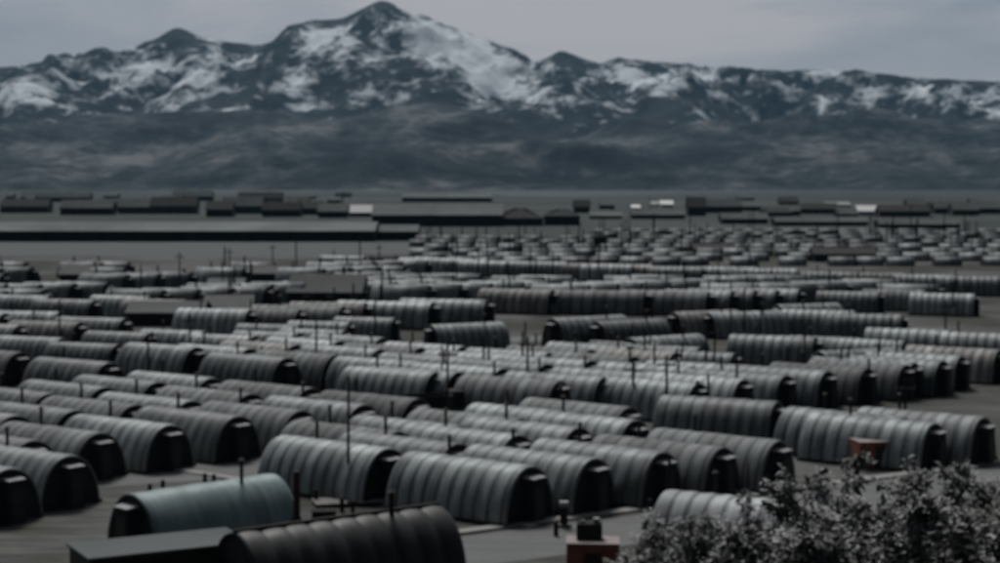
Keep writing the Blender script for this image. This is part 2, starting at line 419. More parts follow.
def make_hut(mat, porch=True, windows=0, ridge=False, lap=.045):
    r = empty('quonset_hut', (0, 0, -500))
    mesh_obj('roof', roof_bm(L, W, H, 26, lap), mat, r, smooth=True)
    for x in (L/2 - .17, -L/2 + .09): mesh_obj('end_wall', endwall_bm(x, W, H), M['tar'], r)
    bm = bmesh.new()
    for s in (-1, 1): box(bm, -L/2 - .05, L/2 + .05, s*W/2*1.02 - .08, s*W/2*1.02 + .08, 0, .22)
    mesh_obj('sill_beam', bm, M['wood'], r)
    if porch:
        bm = bmesh.new(); x0, x1 = L/2 - .09, L/2 + .55
        box(bm, x0, x1, -.55, .55, 0, 2.38, bev=.02)
        pr = mesh_obj('porch', bm, M['tar'], r)
        bm = bmesh.new()
        prism(bm, [(x0 + .003, 2.385), (x1 + .08, 2.385), (x1 + .08, 2.44), (x0 + .003, 2.53)], -.58, .58)
        mesh_obj('porch_roof', bm, M['pale'], pr)
        bm = bmesh.new(); box(bm, x1 + .003, x1 + .045, -.40, .40, .12, 2.0, bev=.01); box(bm, x1 + .045, x1 + .07, .28, .34, 1.0, 1.1)
        mesh_obj('door', bm, M['door'], pr)
    bm = bmesh.new(); xx, yy = -L*.22, .55
    tube(bm, [(xx, yy, H*.90), (xx, yy, H + .95)], .10, 10)
    sp = mesh_obj('stovepipe', bm, M['pipe'], r)
    bm = bmesh.new(); tube(bm, [(xx, yy, H + .98), (xx, yy, H + 1.0), (xx, yy, H + 1.14)], [.19, .19, .02], 10)
    for q in range(3):
        a = q * 2.1; tube(bm, [(xx + .09*math.cos(a), yy + .09*math.sin(a), H + .9), (xx + .12*math.cos(a), yy + .12*math.sin(a), H + .985)], .012, 4)
    mesh_obj('rain_cap', bm, M['pipe'], sp)
    for k in range(windows):
        x = (-1.6, 1.4)[k]
        bm = bmesh.new(); box(bm, x - .42, x + .42, -W/2 - .06, -W/2 + .5, 1.25, 1.95, bev=.02)
        wf = mesh_obj('window', bm, M['tar'], r)
        bm = bmesh.new(); box(bm, x - .32, x + .32, -W/2 - .085, -W/2 - .063, 1.38, 1.83)
        mesh_obj('pane', bm, M['glass'], wf)
    if ridge:
        bm = bmesh.new(); box(bm, -L/2, L/2, -.10, .10, H - .02, H + .16, bev=.02)
        mesh_obj('ridge_strip', bm, M['wood'], r)  # dark raised strip along the ridge line
    return r
GR = 'arched corrugated huts of the camp'
protos = {'tin': make_hut(M['tin'])}
used = set()
hut_list = []      # (x, y, rotz, scale, row text, kind, own label or None)
def near_peak(px, py, th, right_back=False, s=1.0, row=None, kind='tin', label=None, sl=1.0):
    """a hut whose nearer gable peak stands at that point; th = degrees its axis leans away from square to the view"""
    x, y = at(px, py, H * s)
    add_hut(x, y, th, right_back, s, row, kind, label, sl)
def add_hut(x, y, th, right_back=False, s=1.0, row=None, kind='tin', label=None, sl=1.0):
    t = math.radians(th)
    if right_back: d = Vector((math.cos(t), math.sin(t))); rz = PI + t
    else: d = Vector((-math.cos(t), math.sin(t))); rz = -t
    c = Vector((x, y)) + d * (L * s * sl / 2)
    hut_list.append(dict(x=c.x, y=c.y, rz=rz, s=s, sl=sl, row=row, kind=kind, label=label))

# front row and the ones behind it
for k, (px, py) in enumerate(((531,467),(595,458.5),(663,452.5),(723,446.5),(779,440),(832,434),(884,428),(935,423),(984,418))):
    if k < 5 or k > 6: near_peak(px, py, 38, row='in the front row facing the road')
for px, py in ((388,449),(458,443.5),(518,434.5),(579,427.5),(636,420)):
    near_peak(px, py, 38, row='in the second row, behind the front row')
x0, y0 = at(397, 432, H)
for k in range(5): add_hut(x0 + 3.8*k, y0 + 2.9*k, 38, row='in the third row, just right of the tall pole')
# right middle
near_peak(778, 402, 27, label='hut with a black right end between a pole and the short far right rows')
near_peak(903, 418, 42, label='large pale hut rising behind the right-hand red shed')
for k in range(7):
    x, y = at(742, 386, H); add_hut(x + 3.8*k - 3, y + 2.7*k + 2, 36, row='in the low roofs right of centre, below the gravel clearing')
# left block
for px, py in ((33,440),(100,432),(170,424),(238,416),(301,410),(364,405),(418,399)):
    near_peak(px, py, 36, row='in the left block with its big black ends')
for px, py in ((15,416),(75,410),(135,404),(191,400),(251,393.5),(311,388)):
    near_peak(px, py, 36, row='in the second rank of the left block')
for px, py in ((-5,398),(50,393),(105,387),(158,382),(212,378)):
    near_peak(px, py, 36, row='in the third rank of the left block')
near_peak(437, 372, 30, label='bright-roofed hut above the left block, beside the twin poles')
# centre rows
for px, py in ((560,381),(605,377),(650,372),(694,367),(742,365)):
    near_peak(px, py, 30, row='in the centre row with pale porch roofs')
for px, py in ((459,372),(503,368),(547,364),(591,360),(634,356),(676,352)):
    near_peak(px, py, 32, row='in the second centre row')
x0, y0 = at(420, 361, H)
for k in range(6): add_hut(x0 + 3.8*k, y0 + 2.6*k, 32, row='in the third centre row')
# left middle
for px, py in ((197,347),(250,348),(296,345),(340,341),(383,338)):
    near_peak(px, py, 33, row='in the upper left rank under the dark sheds')
for px, py in ((110,362),(20,352),(287,358),(336,355),(380,349.5),(421,347),(463,346)):
    near_peak(px, py, 33, row='in the rank across the left middle')
# middle huts whose left ends face us
near_peak(431, 324.5, 28, True, label='lone hut left of the pale clearing, its rounded end on the right')
near_peak(553, 318, 32, True, s=1.1, label='hut with a broad black end right of the pale clearing')
near_peak(597, 322, 30, True, label='bright ribbed hut behind the broad black-ended hut')
near_peak(630, 338, 32, True, label='dull hut running away to the right between two poles')
near_peak(674, 312.5, 25, True, row='in the right middle with black left ends')
near_peak(709, 312.5, 20, True, row='in the right middle with black left ends', sl=1.1)
near_peak(778, 305, 22, True, row='in the right middle with black left ends')
near_peak(816, 337, 22, label='bright ribbed hut with a black right end at the right')
near_peak(820, 351, 24, True, label='smooth dull hut at the right edge above the low roofs')
near_peak(855, 311, 18, label='bright hut beyond the ribbed one at the right')
near_peak(903, 315, 18, label='hut beyond the right end of the bright one')
near_peak(915, 362, 33, row='in the rank at the far right'); near_peak(962, 356, 33, row='in the rank at the far right'); near_peak(1000, 350, 33, row='in the rank at the far right')
near_peak(950, 330, 24, row='in the pair above the far right rank'); near_peak(1020, 334, 24, row='in the pair above the far right rank')
# the big-ended row across the middle
for px, py, e, sl in ((343,306,14,1.2),(366,302.5,10,1.),(433,302,16,1.3),(488,300,16,1.2),(553,290,22,1.1),(645,290.5,12,1.5),(709,291,20,1.3),(733,290.5,24,1.),(756,290,24,1.),(778,289.5,24,1.),(800,289,24,1.)):
    near_peak(px, py, e, s=1.12, sl=sl, row='in the long row across the middle with tall black ends')
for px in (300, 250, 60, 5): near_peak(px, 309 + (300-px)*.012, 14, s=1.05, row='in the left part of the long middle row')
for px, py in ((150,296),(185,300),(95,300),(50,296)): near_peak(px, py, 18, row='among the sheds at the left')
for px, py in ((125,318),(80,322),(20,325)): near_peak(px, py, 18, row='left of the dark sheds')
for px, py in ((880,292),(925,290),(975,294)): near_peak(px, py, 20, row='at the right beyond the clearing')
# far bright row
for px, py in ((365,256),(446,258),(489,259),(508,261),(523,261),(567,262),(614,264),(633,264.5),(653,264.5),(703,267),(756,267),(777,268.5),(798,269),(858,272),(905,273),(955,275),(1000,277)):
    near_peak(px, py, 14, s=1.02, sl=1.08, row='in the far bright row')
for px, py in ((150,333),(205,331),(118,344),(62,338),(255,336),(300,333),(345,330)): near_peak(px, py, 22, s=.88, row='in the thin line under the sheds at the left')
for px, py in ((395,318),(350,322),(300,325)): near_peak(px, py, 16, s=.85, row='between the sheds and the lone hut')
for px, py in ((735,353),(700,347),(860,338),(905,341),(660,343)): near_peak(px, py, 26, s=.85, row='in the broken line at right of centre')
near_n = len(hut_list)
# far camp: rows of huts dwindling toward the warehouses
far_rows = []
yy_ = 281.0
rowsy = [262, 267.5, 273.5, 284, 289.5, 281, 276, 252, 248, 244, 239.8, 235.8, 232, 228.6, 225.6]
for q, ry in enumerate(rowsy):
    x_, d = at(500, ry, H)
    lo, hi = (-20, 1020)
    if 225 < ry < 256: lo = 422
    if q < 5: lo, hi = (-20, 1020 if q == 3 else 402)
    elif ry >= 276: lo, hi = (370, 870)
    if ry < 229: lo = 600
    if q >= 7: lo += random.uniform(-4, 14)
    x = (lo - 500) / F * d; xe = (hi - 500) / F * d
    while x < xe:
        n = random.choice((1, 2, 2, 3, 4))
        if q >= 7:
            far_rows.append((x, d + random.uniform(-.9, .9), random.uniform(3, 9), q)); x += random.choice((6.2, 6.3, 6.5, 6.8, 10.5)); continue
        for k in range(n):
            far_rows.append((x + k*4.6, d + k*2.4 + random.uniform(-1.5, 1.5), random.uniform(10, 20), q))
        x += n * (4.6 if q < 7 else 6.2) + random.choice((5.5, 7, 9, 13)) * (1.8 if q < 5 else 1.0)
FR = ['of the %s thin row below the packed field' % w for w in ('first','second','third','fourth','fifth')] + ['just above the long middle row', 'below the far bright row', 'just above the far bright row'] + ['in the %s row above the far bright row' % w for w in ('second','third','fourth','fifth','sixth','seventh','eighth','ninth','tenth')]

def variant(kind):
    if kind not in protos:
        if kind == 'dull': protos[kind] = make_hut(M['tin_dull'], lap=.03)
        if kind == 'rusty': protos[kind] = make_hut(M['tin_rusty'], lap=.055)
        if kind == 'bright': protos[kind] = make_hut(M['tin_bright'])
        if kind == 'blue': protos[kind] = make_hut(M['tin_blue'], porch=True, lap=.012)
        if kind == 'dark': protos[kind] = make_hut(M['tin_dark'], porch=False, windows=2, ridge=True, lap=.07)
    return protos[kind]
# foreground specials
x, y = at(131, 497, H); add_hut(x, y, 44, True, s=1.05, kind='blue', label='smooth blue-grey painted hut in the lower left foreground', sl=.95)
x, y = at(234, 534, H*1.05); add_hut(x, y, 37, True, s=1.05, kind='dark', label='large dark ribbed hut cut off by the bottom edge, dark strip along its ridge', sl=1.2)
near_peak(832, 507, 30, kind='bright', label='pale ribbed hut half hidden by the leafy shrubs')
near_peak(10, 468, 36, label='hut with a black end at the lower left corner of the camp'); near_peak(70, 455, 36, label='hut just left of the blue-grey hut, by the gravel')

from collections import defaultdict
rows = defaultdict(list)
ORD = ['first','second','third','fourth','fifth','sixth','seventh','eighth','ninth','tenth','eleventh','twelfth','thirteenth','fourteenth','fifteenth','sixteenth','seventeenth','eighteenth','nineteenth','twentieth']
def ordinal(k):
    if k < 20: return ORD[k]
    if k == 29: return 'thirtieth'
    if k == 39: return 'fortieth'
    if k < 30: return 'twenty-' + ORD[k-20]
    if k < 40: return 'thirty-' + ORD[k-30]
    return 'forty-' + ORD[min(k-40, 8)]
def visible(h, pad=35): 
    px, py = px_of(h['x'], h['y'], 2.0)
    return -pad < px < 1000 + pad
hut_list = [h for h in hut_list if visible(h, 60)]
vr = random.Random(12)
for h in hut_list:
    q = vr.random()
    if h['kind'] == 'tin' and h['row'] and q < .34: h['kind'] = 'dull' if q < .18 else ('rusty' if q < .27 else 'bright')
for h in hut_list:
    if h['row']: rows[h['row']].append(h)
for rt, hs in rows.items():
    hs.sort(key=lambda h: px_of(h['x'], h['y'], 2)[0])
    for k, h in enumerate(hs):
        h['label'] = 'grey hut, %s from left %s' % (ordinal(k), rt)
for h in hut_list:
    src = variant(h['kind'])
    o = src if h['kind'] not in used else copy_tree(src)
    used.add(h['kind'])
    o.location = (h['x'], h['y'], -.02); o.rotation_euler = (0, 0, h['rz'])
    j = random.uniform(.985, 1.015)
    o.scale = (h['s'] * h['sl'], h['s'] * j, h['s'] * j)
    tag(o, h['label'], 'hut', GR)
# far huts: small single meshes
def small_hut_bm(bm, ox=0, oy=0, rz=0, s=1.0, sx=1.0, sz=1.0, sy=1.0):
    n = 10; a = arch(W, H, n); c, sn = math.cos(rz), math.sin(rz)
    def P(x, y, z):
        x *= sx; y *= sy; z *= sz
        return (ox + (x*c - y*sn)*s, oy + (x*sn + y*c)*s, z*s)
    A = [bm.verts.new(P(-L/2, y, z)) for y, z in a]; B = [bm.verts.new(P(L/2, y, z)) for y, z in a]
    for k in range(n): bm.faces.new((B[k], B[k+1], A[k+1], A[k])).smooth = True
    bm.faces.new(A).material_index = 1; bm.faces.new(B[::-1]).material_index = 1
    q = [P(L/2, -.6, 0), P(L/2+1, -.6, 0), P(L/2+1, .6, 0), P(L/2, .6, 0), P(L/2, -.6, 2.3), P(L/2+1, -.6, 2.3), P(L/2+1, .6, 2.3), P(L/2, .6, 2.3)]
    vs = [bm.verts.new(p) for p in q]
    for f, mi in (((4,5,6,7), 2), ((0,1,5,4), 1), ((1,2,6,5), 1), ((2,3,7,6), 1)):
        bm.faces.new([vs[i] for i in f]).material_index = mi
    t = [bm.verts.new(P(-2 + dx, .5 + dy, z)) for z in (2.8, 4.0) for dx, dy in ((-.12,-.12),(.12,-.12),(.12,.12),(-.12,.12))]
    for f in ((0,1,5,4),(1,2,6,5),(2,3,7,6),(3,0,4,7),(4,5,6,7)): bm.faces.new([t[i] for i in f]).material_index = 1
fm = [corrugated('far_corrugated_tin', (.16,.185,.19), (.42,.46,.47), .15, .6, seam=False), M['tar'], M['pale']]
budget = 298 - len(hut_list)
far_rows.sort(key=lambda t: t[1])
indiv, rest = far_rows[:budget], far_rows[budget:]
bm = bmesh.new(); small_hut_bm(bm); proto = mesh_obj('quonset_hut', bm, fm)
rr = defaultdict(list)
for t in indiv: rr[t[3]].append(t)
first = True
for q, ts in rr.items():
    ts.sort(key=lambda t: px_of(t[0], t[1], 2)[0])
    for k, (x, y, th, _) in enumerate(ts):
        if first: o = proto; first = False
        else: o = proto.copy(); C.objects.link(o)
        o.location = (x, y, 0); o.rotation_euler = (0, 0, -math.radians(th))
        if q >= 7: o.scale = (.62, .95, .66)
        tag(o, 'tiny hut, %s from left %s' % (ordinal(k), FR[q]), 'hut', 'distant arched huts')
if rest:
    bm = bmesh.new()
    for (x, y, th, _) in rest: small_hut_bm(bm, x, y, -math.radians(th), 1.0, .62, .66, .95)
    tag(mesh_obj('distant_huts', bm, fm), 'mass of tiny hazy huts below the warehouses', 'huts', kind='stuff')
print('HUTS', len(hut_list), len(indiv), len(rest))

# ------------------------------------------------------------------ gabled buildings, warehouses
def gable(name, x, y, rz, l, w, wall_h, roof_h, wm, rm, label, cat='building', over=.4, doors=0, windows=0, hip=0.0, chimney=False, group=None):
    r = empty(name, (x, y, 0), rz)
    bm = bmesh.new(); box(bm, -l/2, l/2, -w/2, w/2, -.1, wall_h)
    a = [bm.verts.new((sx*l/2, sy*w/2, wall_h)) for sx in (-1,1) for sy in (-1,1)]
    for s, (i, j) in ((-1,(0,1)), (1,(2,3))):
        if hip == 0:
            t = bm.verts.new((s*l/2, 0, wall_h + roof_h)); bm.faces.new((a[i], a[j], t))
    wl = mesh_obj('wall', bm, wm, r)
    bm = bmesh.new(); o = over; rl = l/2 + o; rw = w/2 + o; ez = wall_h - o * roof_h / (w/2)
    for lift, flip in ((.003, False), (.16, True)):
        vs = [bm.verts.new(p) for p in ((-rl,-rw,ez+lift),(rl,-rw,ez+lift),(rl,rw,ez+lift),(-rl,rw,ez+lift),(-rl+hip,0,wall_h+roof_h+lift),(rl-hip,0,wall_h+roof_h+lift))]
        if flip: top = vs
        else: bot = vs
        for f in ((0,1,5,4),(2,3,4,5)): bm.faces.new([vs[i] for i in (f if flip else f[::-1])])
        if hip:
            for f in ((1,2,5),(3,0,4)): bm.faces.new([vs[i] for i in (f if flip else f[::-1])])
    for i, j in ((0,1),(2,3)): bm.faces.new((bot[i], bot[j], top[j], top[i]))
    if hip:
        for i, j in ((1,2),(3,0)): bm.faces.new((bot[i], bot[j], top[j], top[i]))
    else:
        for i, j in ((1,5),(5,2),(3,4),(4,0)): bm.faces.new((bot[i], bot[j], top[j], top[i]))
    ro = mesh_obj('roof', bm, rm, r)
    for k in range(doors):
        x_ = -l/2 + l*(k+.5)/doors
        bm = bmesh.new(); box(bm, x_ - 1.3, x_ + 1.3, -w/2 - .08, -w/2 - .003, .05, min(wall_h - .3, 2.6)); mesh_obj('door', bm, M['door'], r)
    for k in range(windows):
        x_ = -l/2 + l*(k+.5)/windows + l/windows*.25
        bm = bmesh.new(); box(bm, x_ - .7, x_ + .7, -w/2 - .07, -w/2 - .003, wall_h*.45, wall_h*.8); wf = mesh_obj('window', bm, M['darkwall'], r)
        bm = bmesh.new(); box(bm, x_ - .58, x_ + .58, -w/2 - .09, -w/2 - .073, wall_h*.45+.12, wall_h*.8-.12); mesh_obj('pane', bm, M['glass'], wf)
    if chimney:
        bm = bmesh.new(); tube(bm, [(l*.2, w*.12, wall_h + roof_h*.4), (l*.2, w*.12, wall_h + roof_h + 1.3)], .22, 8); mesh_obj('chimney', bm, M['pipe'], ro)
    return tag(r, label, cat, group)
def gpx(name, x0, x1, ybase, ytop, wall_frac, depth, wm, rm, label, rz=0.0, **k):
    """gabled building filling columns x0..x1, front foot at row ybase, ridge at row ytop"""
    xa, d = at(x0, ybase); xb, _ = at(x1, ybase)
    l = xb - xa
    hh = HC - (ytop - YH) / F * (d + depth/2)
    wh = hh * wall_frac
    return gable(name, (xa + xb)/2, d + depth/2, rz, l, depth, wh, hh - wh, wm, rm, label, **k)
gpx('warehouse', -90, 374, 241.5, 222, .56, 24, M['darkwall'], M['roofpale'], 'very long low warehouse with pale roof and dark wall across the left', doors=9)
gpx('warehouse', 378, 417, 240.5, 225, .6, 18, M['darkwall'], M['rooffelt'], 'short dark warehouse butting the right end of the very long one', doors=1)
gpx('warehouse', 372, 502, 226.5, 204, .52, 30, M['darkwall'], M['rooffelt'], 'long warehouse with grey roof and black wall in the centre distance', doors=4)
gpx('warehouse', 545, 580, 225.5, 209, .6, 26, M['darkwall'], M['tar'], 'black-roofed warehouse right of the centre distance one', hip=9, doors=1)
gpx('warehouse', 497, 543, 226, 208, .45, 26, M['darkwall'], M['tar'], 'black hipped shed between the two centre warehouses', hip=12, doors=1)
gpx('warehouse', 402, 492, 202, 193, .5, 40, M['darkwall'], M['rooffelt'], 'thin far warehouse near the foot of the hills', doors=3)
gpx('shed', 350, 371, 217, 205, .4, 14, M['greenwall'], M['pale'], 'small pale building left of the centre warehouse')
far = [(118,152,214,199,'brownwall','rooffelt'),(150,196,214,197,'brownwall','darkwall'),(172,212,201,191,'darkwall','rooffelt'),(206,232,217,201,'darkwall','darkwall'),
 (222,262,214,197,'brownwall','rooffelt'),(238,282,204,192,'darkwall','darkwall'),(262,300,217,202,'darkwall','tar'),(296,322,215,201,'darkwall','darkwall'),(318,347,218,204,'darkwall','rooffelt'),(60,112,215,200,'darkwall','rooffelt'),(0,48,213,199,'brownwall','darkwall'),(20,90,202,192,'darkwall','rooffelt'),
 (688,706,216,197,'darkwall','darkwall'),(706,742,213,199,'darkwall','rooffelt'),(722,768,224,213,'darkwall','rooffelt'),(742,760,211,201,'brownwall','roofpale'),(770,800,216,205,'darkwall','rooffelt'),(800,838,214,203,'brownwall','darkwall'),(838,858,219,208,'darkwall','rooffelt'),(880,930,217,205,'darkwall','darkwall'),(935,1000,214,202,'darkwall','rooffelt'),
 (574,590,213,200,'darkwall','tar'),(632,685,219,210,'darkwall','rooffelt'),(775,868,226,217,'darkwall','rooffelt'),(880,960,229,219,'darkwall','rooffelt'),(590,622,219,212,'greenwall','roofpale')]
fr_ = random.Random(8)
for k in range(46):
    a_ = fr_.choice((fr_.uniform(-20, 345), fr_.uniform(585, 1010))); yb_ = fr_.uniform(197, 221 if a_ > 500 else 217); w_ = fr_.uniform(10, 34) * (yb_ - 175) / 40
    if a_ + w_ > 622 and a_ < 682 or a_ + w_ > 815 and a_ < 888: continue
    far.append((a_, a_ + w_, yb_, yb_ - (yb_ - 180) * fr_.uniform(.24, .38), fr_.choice(('darkwall','darkwall','brownwall','greenwall')), fr_.choice(('darkwall','rooffelt','rooffelt','tar'))))
far.sort(key=lambda t: t[0])
side = lambda c: 'left' if c < 400 else ('centre' if c < 620 else 'right')
cnt = defaultdict(int)
for (a, b_, yb, yt, wm, rm) in far:
    s = side((a+b_)/2); tone = {'darkwall':'dark','brownwall':'brown','greenwall':'grey-green'}[wm]
    rt = {'rooffelt':'grey','darkwall':'near-black','tar':'black','roofpale':'pale'}[rm]
    k = (s,); cnt[k] += 1
    gpx('storehouse', a, b_, yb, yt, .5, 11, M[wm], M[rm], '%s storehouse with %s roof, %s from the left of those at the far %s' % (tone, rt, ordinal(cnt[k]-1), s), group='storehouses below the hills', chimney=(cnt[k] % 2 == 0))
for a, b_, yb, yt, lb in ((632,640,210,205,'tiny white hut by itself left of the two bright ones'),(651,660,206.5,201.5,'pale white building beside the brightest one'),(661,673,207.5,200.5,'brightest white building below the right-hand hills'),(858,880,216,205.5,'white building at the far right edge of the camp'),(826,850,207,202,'faint pale building left of the right-hand white one')):
    gpx('white_building', a, b_, yb, yt, .5, 10, M['white'], M['pale'] if 'pale' in lb else M['white'], lb, group='small white buildings')
# sheds inside the camp, left
gpx('shed', 290, 362, 303, 275, .42, 9, M['darkwall'], M['rooffelt'], 'grey-roofed gabled shed with dark wall among the left huts', rz=-.06, chimney=True, windows=3)
gpx('shed', 203, 247, 321, 296, .55, 8, M['darkwall'], M['greenwall'], 'green-roofed shed with black wall at the left', rz=.1)
gpx('shed', 207, 240, 299, 279, .5, 8, M['darkwall'], M['roofpale'], 'pale-roofed small shed behind the green-roofed one')
gpx('shed', 328, 408, 265, 255, .75, 8, M['darkwall'], M['darkwall'], 'long black low shed below the packed field')
gpx('shed', 380, 402, 304, 288, .45, 10, M['darkwall'], M['greenwall'], 'first of two dark gabled sheds above the long middle row', rz=0)
gpx('shed', 410, 436, 303, 288, .45, 10, M['darkwall'], M['greenwall'], 'second of two dark gabled sheds above the long middle row', rz=0)
gpx('shed', 395, 470, 292, 274, .7, 9, M['greenwall'], M['rooffelt'], 'wide grey-green building behind the two dark gabled sheds', windows=5)
gpx('shed', 128, 200, 326, 302, .6, 8, M['darkwall'], M['rooffelt'], 'long dark shed at the left of the green-roofed one')
gpx('shed', 150, 178, 288, 268, .6, 7, M['brownwall'], M['roofpale'], 'small pale-roofed shed at the upper left of the camp')
gpx('shed', 232, 275, 283, 266, .6, 7, M['darkwall'], M['rooffelt'], 'low dark shed below the packed field at the left')
gpx('shed', 60, 110, 285, 266, .6, 7, M['darkwall'], M['rooffelt'], 'dark shed near the left edge below the packed field')
gpx('shed', 815, 875, 262, 248, .6, 8, M['darkwall'], M['darkwall'], 'long black shed among the far huts at the right')
gpx('shed', 695, 735, 255, 244, .6, 8, M['darkwall'], M['darkwall'], 'small black shed among the far huts')
# dark pyramid-roofed tower
x, y = at(600, 257)
r = empty('water_tower', (x, y, 0))
bm = bmesh.new()
for sx in (-1,1):
    for sy in (-1,1): tube(bm, [(sx*1.7, sy*1.7, 0), (sx*1.3, sy*1.3, 3.2)], .16, 6)
for z in (1.2, 2.4):
    for s in (-1,1):
        tube(bm, [(-1.5, s*1.5, z), (1.5, s*1.5, z)], .07, 5); tube(bm, [(s*1.5, -1.5, z), (s*1.5, 1.5, z)], .07, 5)
mesh_obj('frame', bm, M['wood'], r)
bm = bmesh.new(); tube(bm, [(0,0,3.2),(0,0,4.9)], 1.75, 14); mesh_obj('tank', bm, M['darkwall'], r)
bm = bmesh.new(); tube(bm, [(0,0,4.91),(0,0,6.3)], [2.0, .08], 14); mesh_obj('roof', bm, M['tar'], r)
tag(r, 'dark water tower with pointed roof standing among the far huts', 'water tower')

# flat-roofed shed in the lower left corner
def flat_shed(name, x, y, rz, l, w, h, wm, rm, label, stove=False, cat='shed', tilt=.12, over=.12):
    r = empty(name, (x, y, 0), rz)
    bm = bmesh.new(); box(bm, -l/2, l/2, -w/2, w/2, -.1, h, bev=.02)
    for k in range(int(l/.5)): box(bm, -l/2 + .25 + k*.5 - .02, -l/2 + .25 + k*.5 + .02, -w/2 - .02, w/2 + .02, 0, h - .02)
    mesh_obj('wall', bm, wm, r)
    bm = bmesh.new(); box(bm, -l/2 - over, l/2 + over, -w/2 - over, w/2 + over, h + .003, h + tilt, bev=.02); mesh_obj('roof', bm, rm, r)
    bm = bmesh.new(); box(bm, -.4, .4, -w/2 - .06, -w/2 - .025, .05, min(h-.2, 1.9), bev=.01); d = mesh_obj('door', bm, M['door'], r)
    bm = bmesh.new(); tube(bm, [(.28, -w/2 - .06, 1.0), (.28, -w/2 - .12, 1.0)], .035, 6); mesh_obj('handle', bm, M['pipe'], d)
    return tag(r, label, cat)
x, y = at(160, 545, 2.3)
flat_shed('shed', x, y, .5, 7.2, 3.4, 2.3, M['darkwall'], M['roofpale'], 'low shed with a flat pale grey roof in the lower left corner')
x, y = at(593, 541, 2.3)
flat_shed('shed', x, y, -.06, 2.35, 1.7, 2.3, M['red'], M['redroof'], 'dull red shed with pale flat roof at the bottom edge, black box on top', cat='shed', tilt=.05, over=.025)
r = empty('stove_box', (x - .15, y + .25, 2.352), -.06)
bm = bmesh.new(); box(bm, -.58, .58, -.38, .38, 0, .72, bev=.03); mesh_obj('body', bm, M['tar'], r)
bm = bmesh.new(); box(bm, .18, .46, -.2, .12, .723, .95, bev=.02); mesh_obj('vent_cap', bm, M['pale'], r)
bm = bmesh.new(); box(bm, -.42, -.2, -.1, .12, .723, .84, bev=.02); mesh_obj('vent_cap', bm, M['plank'], r)
tag(r, 'black vent box with two pale caps on top of the nearer red shed', 'vent box')
x, y = at(876, 441, 1.7)
flat_shed('shed', x, y, .15, 2.9, 2.0, 1.75, M['red'], M['redroof'], 'dull red shed with pale flat roof at the right, behind the leafy shrubs', tilt=.05, over=.025)
# low dark crate behind the dark hut
x, y = at(324, 520)
r = empty('crate', (x, y, 0), .1); bm = bmesh.new(); box(bm, -.65, .65, -.45, .45, 0, .5, bev=.02)
for k in range(4): box(bm, -.66 + k*.42, -.60 + k*.42, -.47, .47, .02, .48)
mesh_obj('body', bm, M['wood'], r); bm = bmesh.new(); box(bm, -.7, .7, -.5, .5, .503, .55, bev=.01); mesh_obj('lid', bm, M['tar'], r)
tag(r, 'low black crate lying just beyond the large dark hut', 'crate')
# slab beyond it
r = empty('platform', (*at(352, 504), 0), .25); bm = bmesh.new()
for k in range(6): box(bm, -2.2, 2.2, -1.0 + k*.34, -.68 + k*.34, .18, .24)
mesh_obj('deck', bm, M['plank'], r); bm = bmesh.new()
for s in (-1.8, 0, 1.8): box(bm, s - .08, s + .08, -1, 1, -.05, .177)
mesh_obj('bearer', bm, M['wood'], r); tag(r, 'low plank platform between two huts behind the large dark hut', 'platform')

# ------------------------------------------------------------------ poles and posts
def pole(px, ytop, ybase, label, r0=.13, arms=True, mat='wood', z0=0.0):
    x, y = at(px, ybase)
    h = HC - (ytop - YH) / F * y
    r = empty('utility_pole', (x, y, 0)); bm = bmesh.new()
    lean = random.uniform(-.012, .012)
    tube(bm, [(0, 0, -.3), (lean*h*.5, 0, h*.5), (lean*h, 0, h)], [r0, r0*.85, r0*.65], 8); mesh_obj('post', bm, M[mat], r)
    if arms:
        bm = bmesh.new(); box(bm, lean*h - .7, lean*h + .7, -r0 - .09, -r0*.7, h - .75, h - .63, bev=.01)
        ca = mesh_obj('crossarm', bm, M[mat], r)
        for s in (-.6, -.22, .22, .6):
            bm = bmesh.new(); tube(bm, [(lean*h + s, -r0 - .02, h - .627), (lean*h + s, -r0 - .02, h - .48)], [.045, .03], 6); mesh_obj('insulator', bm, M['glass'], ca)
    return tag(r, label, 'pole', 'poles standing among the huts')
pole(348, 377, 501, 'tall thin pole in front of the second-row hut at left of centre', .10, False)
pole(527, 337, 408, 'tall pole crossing the first centre-row roof')
pole(633, 362, 418, 'pole between the second and third black porches of the centre row', .14)
pole(667, 356, 428, 'pole just left of the wide ribbed hut at the right', .13)
pole(447, 345, 446, 'taller of the twin poles beside the bright-roofed hut', .11)
pole(442, 346, 402, 'shorter of the twin poles beside the bright-roofed hut', .09, False)
pole(714, 326, 382, 'tall pole right of the dull hut running away to the right', .12)
pole(669, 456, 517, 'pole at the roadside end of the front row, left of the shrubs', .14, False)
pole(783, 378, 412, 'pole at the black end of the wide ribbed hut', .12, False)
pole(652, 304, 335, 'right pole of the pair above the dull hut', .13)
pole(644, 308, 335, 'left pole of the pair above the dull hut', .12, False)
pole(632, 324, 352, 'pole standing before the bright ribbed hut in the middle', .14, False)
pole(486, 296, 328, 'pole against the hut left of the pale clearing', .12)
pole(530, 246, 284, 'far pole above the black end near the centre', .14)
pole(569, 258, 292, 'far pole over the middle of the long middle row', .14, False)
pole(589, 253, 297, 'far tall pole right of centre in the long middle row', .16)
pole(646, 281, 300, 'pole with a bulky head over the long middle row', .22)
pole(704, 262, 282, 'far pole at the right in the bright row', .2, False)
pole(180, 252, 308, 'far pole over the pale roofs at the left', .14)
pole(225, 246, 280, 'left pole of the far left pair below the warehouse', .2, False)
pole(230, 248, 280, 'right pole of the far left pair below the warehouse', .15)
pole(273, 244, 276, 'far pole beside the packed field', .14)
pole(379, 244, 275, 'far pole above the black low shed', .16)
